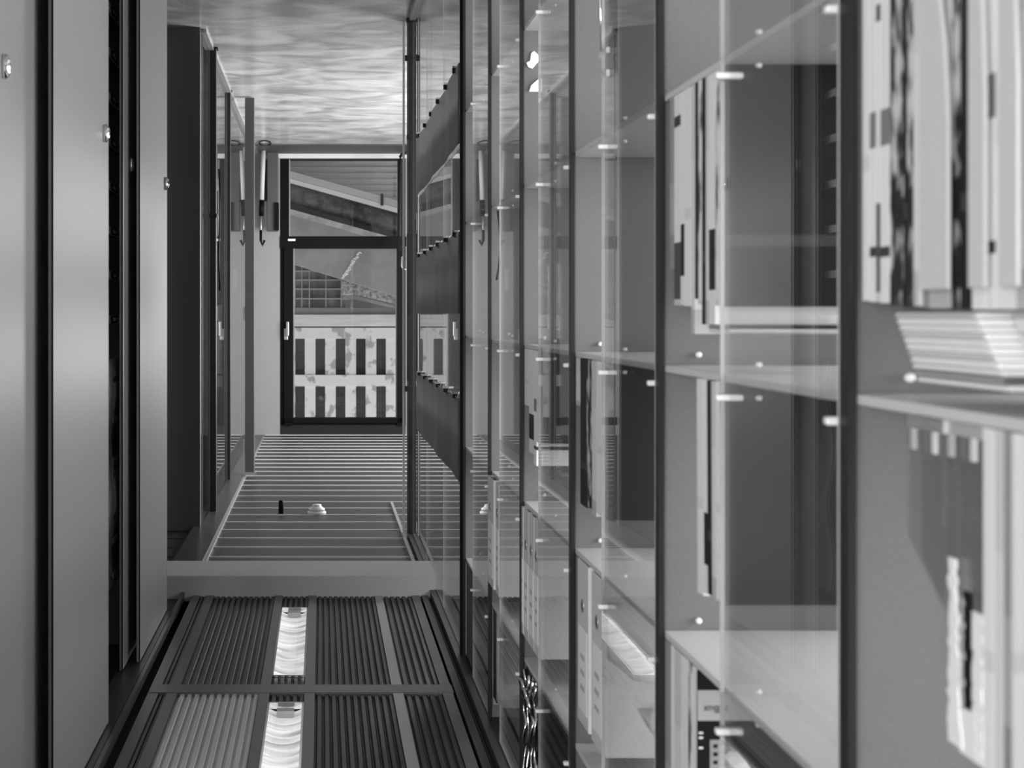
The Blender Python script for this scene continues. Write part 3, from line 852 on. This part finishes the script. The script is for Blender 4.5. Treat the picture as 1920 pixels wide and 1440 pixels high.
# square dark post and its glass fin at the end of the glass wall
t = post('square_post', 0.478, 0.540, 8.25, 8.31, 'dark square post at the end of the glass wall', (-1.42, -0.43, 0.36, -0.98))
box('sleeve', 0.472, 0.546, 8.244, 8.316, -0.43, 0.36, DARKM, t, bev=0.003)
box('bracket', 0.46, 0.61, 8.235, 8.25, -1.425, -1.395, DARKM, t)
box('bracket', 0.46, 0.61, 8.235, 8.25, 0.40, 0.43, DARKM, t)
fin = box('glass_fin', 0.474, 0.602, 8.215, 8.225, ZF + 0.02, ZC - 0.03, GLASS, None, m2=EDGE)
tag(fin, 'narrow glass fin with dark edges in front of the square post', 'glass fin')
for a, b in ((0.470, 0.474), (0.602, 0.606)): box('fin_edge', a, b, 8.212, 8.228, ZF + 0.02, ZC - 0.03, DARKM, fin)
box('fin_edge', 0.47, 0.606, 8.212, 8.228, ZF + 0.016, ZF + 0.026, DARKM, fin)
tag(box('pale_strip', 0.452, 0.462, 8.30, 8.34, ZF + 0.0, ZC - 0.004, mat('pale_edge', 0.7, 0.4)), 'thin pale upright strip left of the dark square post', 'strip')

# bent pipes by the end window
t = thing('bent_pipe', 0.8, 14.6, ZF, 'dark bent pipe beside the right jamb of the end window', 'pipe')
Dp = 14.7
def pp(u, v): return W(Lu(u, Dp), Dp, zv(v, Dp))
tube('pipe', [pp(770, 287), pp(760, 287), pp(754, 289), pp(750.5, 294), pp(750, 302), pp(750, 440), pp(750, 470)], 0.016, DARKM, t)
tube('pipe_hook', [pp(757, 480), pp(755, 478), pp(753, 482), pp(753, 500), pp(756, 505), pp(768, 506)], 0.008, STEEL, t)
box('pipe_clamp', Lu(746, Dp), Lu(766, Dp), Dp - 0.03, Dp + 0.03, zv(444, Dp), zv(462, Dp), BLACK, t)
tube('pipe', [pp(757, 508), pp(757, 640), pp(757, 790)], 0.012, DARKM, t)

# things by the pale wall left of the window
t = thing('portfolio_case', Lu(512, 15.1), 15.1, ZF, 'dark flat portfolio case leaning on the pale end wall', 'case')
box('case_body', Lu(500, 15.05), Lu(522, 15.05), 15.02, 15.09, ZF, zv(434, 15.05), mat('case_grey', 0.07, 0.6), t, bev=0.01)
box('case_flap', Lu(515, 15.0), Lu(523, 15.0), 14.99, 15.02, zv(380, 15.0), zv(432, 15.0), BLACK, t, bev=0.006)
box('case_edge', Lu(496, 15.0), Lu(501, 15.0), 14.99, 15.05, ZF + 0.08, zv(377, 15.0), BLACK, t, bev=0.004)
t = thing('folded_umbrella', Lu(488, 14.9), 14.9, ZF, 'folded umbrella with black wrap leaning beside the portfolio case', 'umbrella')
tube('canopy', [W(Lu(494, 14.85), 14.85, ZF), W(Lu(493, 14.85), 14.85, ZF + 0.2), W(Lu(491, 14.85), 14.85, ZF + 0.5)], 0.022, mat('pale_canopy', 0.55, 0.5), t)
tube('wrap', [W(Lu(491, 14.85), 14.85, ZF + 0.5), W(Lu(490, 14.85), 14.85, ZF + 0.66)], 0.026, BLACK, t)
tube('shaft', [W(Lu(490, 14.85), 14.85, ZF + 0.66), W(Lu(489, 14.85), 14.85, ZF + 0.86)], 0.009, STEEL, t)
tube('handle', [W(Lu(489, 14.85), 14.85, ZF + 0.8), W(Lu(489, 14.85), 14.85, ZF + 0.9), W(Lu(492, 14.85), 14.85, ZF + 0.95), W(Lu(496, 14.85), 14.85, ZF + 0.9)], 0.014, BLACK, t)
# cable ring on the floor
rc = W(Lu(497, 14.2), 14.2, ZF + 0.005)
tag(tube('cable_ring', [rc + Vector((0.055 * math.cos(a * 0.33), 0.2 * math.sin(a * 0.33), 0.004)) for a in range(20)], 0.006, BLACK), 'black cable loop lying on the floor by the end wall', 'cable')
# notices on the wall beyond the glass partition
for i, (u0, u1, v0, v1, m) in enumerate(((404, 416, 572, 700, WHITE), (404, 417, 705, 725, WHITE), (438, 445, 505, 545, WHITE))):
    D = DE - 0.004
    o = box('wall_notice', Lu(u0, D), Lu(u1, D), D - 0.004, D, zv(v0, D), zv(v1, D), mat('notice_%d' % i, 0.7, 0.6, noise=0.25, nscale=(60, 60, 60)))
    tag(o, ['tall printed notice on the wall seen through the partition', 'small square notice under the tall printed notice', 'small white card on the wall left of the door leaf'][i], 'notice')
# cable hanging on the partition
tag(tube('hanging_cable', [W(-0.66, 9.6, -0.93), W(-0.655, 9.62, -0.8), W(-0.66, 9.7, -0.6), W(-0.662, 9.6, -0.4), W(-0.66, 9.66, -0.15)], 0.006, BLACK), 'black cable hanging along the left glass partition', 'cable')
t = thing('wall_socket', -0.665, 9.32, -0.6, 'column of pale sockets on the left partition', 'socket')
for z in (-0.98, -0.8, -0.66): box('socket_plate', -0.684, -0.672, 9.22, 9.30, z - 0.04, z + 0.04, STEEL, t, bev=0.003)

# ceiling fittings
t = thing('smoke_detector', Lu(594, 9.2), 9.2, ZC - 0.05, 'white round smoke detector on the lamella ceiling', 'smoke detector')
dc = W(Lu(594, 9.2), 9.2, ZC - 0.004)
DET = mat('detector_plastic', 0.6, 0.4)
lathe('base', [(0.058, 0), (0.058, 0.014), (0.05, 0.022)], dc, Vector((0, 0, -1)), DET, t)
lathe('chamber', [(0.05, 0.022), (0.05, 0.034), (0.034, 0.046), (0.028, 0.05), (0.028, 0.06), (0.0, 0.062)], dc, Vector((0, 0, -1)), DET, t)
t = thing('hanging_stub', Lu(527, 9.2), 9.2, ZC - 0.08, 'short black rod hanging from the lamella ceiling', 'rod')
lathe('rod', [(0.016, 0), (0.016, 0.08), (0.012, 0.086), (0.0, 0.086)], W(Lu(527, 9.2), 9.2, ZC - 0.004), Vector((0, 0, -1)), BLACK, t)
lathe('rosette', [(0.022, 0), (0.022, 0.006), (0.016, 0.008)], W(Lu(527, 9.2), 9.2, ZC - 0.004), Vector((0, 0, -1)), BLACK, t)

# recessed fluorescent lights with a ribbed reflector
def lamp_mat():
    m = bpy.data.materials.new('ribbed_lamp_lens'); m.use_nodes = True
    b = m.node_tree.nodes['Principled BSDF']
    b.inputs['Base Color'].default_value = (0.75, 0.75, 0.75, 1); b.inputs['Roughness'].default_value = 0.25
    nt = m.node_tree
    tc = nt.nodes.new('ShaderNodeTexCoord'); mp = nt.nodes.new('ShaderNodeMapping'); mp.inputs['Scale'].default_value = (5, 28, 1)
    n = nt.nodes.new('ShaderNodeTexNoise'); n.inputs['Scale'].default_value = 1; n.inputs['Detail'].default_value = 2
    mr = nt.nodes.new('ShaderNodeMapRange'); mr.inputs['From Min'].default_value = 0.3; mr.inputs['From Max'].default_value = 0.7
    mr.inputs['To Min'].default_value = 0.12; mr.inputs['To Max'].default_value = 0.75
    nt.links.new(tc.outputs['Object'], mp.inputs[0]); nt.links.new(mp.outputs[0], n.inputs['Vector']); nt.links.new(n.outputs['Fac'], mr.inputs['Value'])
    b.inputs['Emission Color'].default_value = (1, 1, 1, 1)
    nt.links.new(mr.outputs[0], b.inputs['Emission Strength'])
    return m


LENS = lamp_mat()
for i, (a, b) in enumerate(((5.08, 6.27), (3.56, 4.74))):
    t = thing('ceiling_light', -0.1125, (a + b) / 2, ZC - 0.01, ['long recessed ceiling light nearest the beam', 'long recessed ceiling light at the lower edge of the picture'][i], 'ceiling light', 'recessed ceiling lights')
    L0, L1 = -0.170, -0.056
    for x0, x1, y0, y1 in ((L0, L0 + 0.006, a, b), (L1 - 0.006, L1, a, b), (L0, L1, a, a + 0.012), (L0, L1, b - 0.012, b)):
        box('frame', x0, x1, y0, y1, ZC - 0.008, ZC + 0.012, CHROME, t)
    n = 34; vs = []; fs = []
    for k in range(n + 1):
        y = a + 0.012 + (b - a - 0.024) * k / n
        for s in range(7):
            x = L0 + 0.006 + (L1 - L0 - 0.012) * s / 6
            vs.append(W(x, y, ZC + 0.012 - (0.008 if k % 2 else 0.0) + 0.012 * (1 - ((s - 3) / 3) ** 2)))
    for k in range(n):
        for s in range(6): fs.append((7 * k + s, 7 * k + s + 1, 7 * k + s + 8, 7 * k + s + 7))
    meshobj('ribbed_lens', vs, fs, LENS, t, solid=0.001)
    box('end_cap', L0 + 0.03, L1 - 0.03, b - 0.09, b - 0.05, ZC - 0.002, ZC + 0.02, STEEL, t)

# ------------------------------------------------------------------ outside, seen through the end windows
DX = 20.0
def XL(u, D=DX): return Lu(u, D)
def XZ(v, D=DX): return zv(v, D)
struct(box('ground', -8, 8, DE + 0.3, 26, -2.2, -2.0, mat('yard_ground', 0.25, 0.9)), 'grey yard ground outside the end window', 'ground')
PEEL = mat('peeling_white_paint', 0.42, 0.7, c2=0.82, nscale=(7, 7, 5), ramp=(0.38, 0.45), bump=0.3, wpos=True)
BACK = mat('dark_timber_infill', 0.10, 0.8, noise=0.02, nscale=(3, 3, 40))  # dark grey boards behind the white slats
fr = thing('timber_screen', 0, DX, XZ(590), 'white peeling timber screen outside the end window', 'screen')
box('head_beam', XL(400), XL(900), DX - 0.08, DX + 0.12, XZ(590), XZ(612), mat('white_beam_paint', 0.75, 0.6, noise=0.08, nscale=(2, 2, 30)), fr)
box('rail', XL(400), XL(900), DX - 0.05, DX + 0.08, XZ(614.5), XZ(635), PEEL, fr)
box('rail', XL(400), XL(900), DX - 0.05, DX + 0.08, XZ(703), XZ(724), PEEL, fr)
box('rail', XL(400), XL(900), DX - 0.05, DX + 0.08, XZ(800), XZ(822), PEEL, fr)
u = 571.5 - 38 * 4
while u < 880:
    for a, b in ((635, 703), (724, 800)):
        box('slat', XL(u), XL(u + 20), DX - 0.03, DX + 0.04, XZ(a), XZ(b), PEEL, fr)
    u += 38
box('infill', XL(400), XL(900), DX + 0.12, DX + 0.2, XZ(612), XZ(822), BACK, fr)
# sloping concrete ramp with gutter pipe and rail
def slope(name, D0, D1, pts, m, parent): return prism(name, [(XL(u, D0), XZ(v, D0)) for u, v in pts], 'D', D0, D1, m, parent)
def ln(v545, v745):
    s = (v745 - v545) / 200.0
    return lambda u: v545 + s * (u - 545)
ram = thing('concrete_ramp', 0, 19.0, -1.5, 'sloping concrete ramp with dark gutter pipe outside the end window', 'ramp')
CR = mat('ramp_concrete', 0.34, 0.85, noise=0.04, nscale=(4, 4, 4))
def band(name, fa, fb, D0, D1, m, u0=440, u1=830): return slope(name, D0, D1, [(u0, fa(u0)), (u1, fa(u1)), (u1, fb(u1)), (u0, fb(u0))], m, ram)
band('parapet', ln(396, 452), ln(493, 556), 19.0, 19.3, CR)
band('parapet_cap', ln(392, 448), ln(402, 460), 18.94, 19.0, mat('pale_cap', 0.5, 0.8, noise=0.1, nscale=(10, 10, 10)))
band('handrail', ln(321, 376), ln(334, 389), 18.9, 18.95, mat('pale_handrail', 0.55, 0.5))
band('rail_lip', ln(335, 390), ln(343, 399), 18.92, 18.97, mat('bright_lip', 0.8, 0.5))
f1 = ln(362, 418)
pg = [W(XL(u, 19.1), 19.1, XZ(f1(u), 19.1)) for u in (440, 540, 640, 740, 830)]
tube('gutter_pipe', pg, 0.125, mat('dark_gutter', 0.07, 0.55, noise=0.04, nscale=(12, 12, 12)), ram, seg=20)
band('gutter_board', ln(375, 430), ln(393, 449), 19.15, 19.2, mat('dark_board', 0.12, 0.8))
box('rail_bracket', XL(714, 18.88), XL(719, 18.88), 18.88, 18.95, XZ(363, 18.88), XZ(385, 18.88), DARKM, ram)
# pale splashes of paint on the ramp
t = thing('paint_splash', XL(660, 18.99), 18.99, XZ(500, 18.99), 'line of white paint splashes on the concrete ramp', 'paint splash')
rng = random.Random(5)
for k in range(13):
    a = k / 12
    u, v = 674 - 31 * a + rng.uniform(-2, 2), 474 + 47 * a
    pts = [(XL(u + (2.0 + rng.random() * 3.2) * math.cos(th), 18.99), XZ(v + (1.2 + rng.random() * 2.4) * math.sin(th), 18.99)) for th in [q * math.pi / 4 for q in range(8)]]
    prism('splash', pts, 'D', 18.985, 18.998, WHITE, t)
# pale board siding below the ramp
sd = thing('board_siding', 0, 19.6, -2.0, 'pale horizontal board siding under the sloping handrail', 'siding')
SDM = mat('siding_paint', 0.88, 0.6, noise=0.03, nscale=(2, 2, 20))
for k in range(14):
    v = 292 + 11.2 * k
    prism('board', [(19.60, XZ(v, 19.6)), (19.50, XZ(v, 19.6) + 0.003), (19.60, XZ(v + 10, 19.6)), (19.64, XZ(v + 10, 19.6)), (19.64, XZ(v, 19.6))], 'L', XL(420, 19.6), XL(860, 19.6), SDM, sd)
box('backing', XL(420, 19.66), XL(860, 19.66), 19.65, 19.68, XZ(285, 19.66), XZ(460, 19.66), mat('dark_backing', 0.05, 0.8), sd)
# lattice and rubble wall between ramp and timber screen
lt = thing('lattice_window', XL(600), DX, XZ(500), 'small-paned lattice window between ramp and timber screen', 'lattice window')
LATB = mat('lattice_bar', 0.4, 0.6)
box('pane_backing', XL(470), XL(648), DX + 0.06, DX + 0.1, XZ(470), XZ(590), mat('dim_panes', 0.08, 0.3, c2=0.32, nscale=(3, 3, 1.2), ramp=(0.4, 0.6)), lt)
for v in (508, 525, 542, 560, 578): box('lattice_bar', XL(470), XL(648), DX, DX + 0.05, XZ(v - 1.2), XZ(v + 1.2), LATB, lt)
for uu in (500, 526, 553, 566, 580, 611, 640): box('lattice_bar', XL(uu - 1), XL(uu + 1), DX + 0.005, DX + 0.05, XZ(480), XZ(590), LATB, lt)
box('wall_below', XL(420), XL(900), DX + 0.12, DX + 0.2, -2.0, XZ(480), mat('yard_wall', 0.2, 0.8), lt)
box('sill', XL(470), XL(900), DX - 0.02, DX + 0.1, XZ(578), XZ(589), mat('lattice_sill', 0.3, 0.7), lt)
RUB = mat('rubble_stone', 0.2, 0.9, c2=0.6, nscale=(28, 28, 28), bump=0.6)
rb = slope('rubble_wall', DX - 0.30, DX - 0.20, [(640, 528), (670, 528), (850, 580), (850, 600), (745, 571), (672, 554), (640, 554)], RUB, None)
tag(rb, 'speckled rubble stone strip below the concrete ramp', 'stone strip')
rb2 = slope('brick_course', DX - 0.28, DX - 0.18, [(640, 555), (670, 555), (850, 602), (850, 612), (745, 580), (672, 562), (640, 562)], mat('brick_grey', 0.3, 0.8, noise=0.06, nscale=(6, 6, 6)), None)
tag(rb2, 'grey coping strip running under the rubble stone', 'stone strip')
# white rendered annexe behind the second window and a grey house wall behind everything
an = thing('annexe', -3.0, 19.0, -2.0, 'white rendered annexe outside the second end window', 'building')
box('annexe_wall', -4.6, -1.75, 18.6, 18.8, XZ(450, 18.7), XZ(830, 18.7), mat('white_render', 0.42, 0.8), an)
box('annexe_plinth', -4.6, -1.75, 18.55, 18.6, -2.0, XZ(470, 18.7), mat('grey_plinth', 0.3, 0.8), an)
hb = thing('back_building', 0, 22, -2.0, 'grey house wall behind the timber screen', 'building')
box('house_wall', -8, 8, 21.5, 21.7, -2.0, 4.5, mat('house_render', 0.35, 0.85), hb)
box('eaves', -8, 8, 20.9, 21.7, 4.5, 4.7, DARKM, hb)
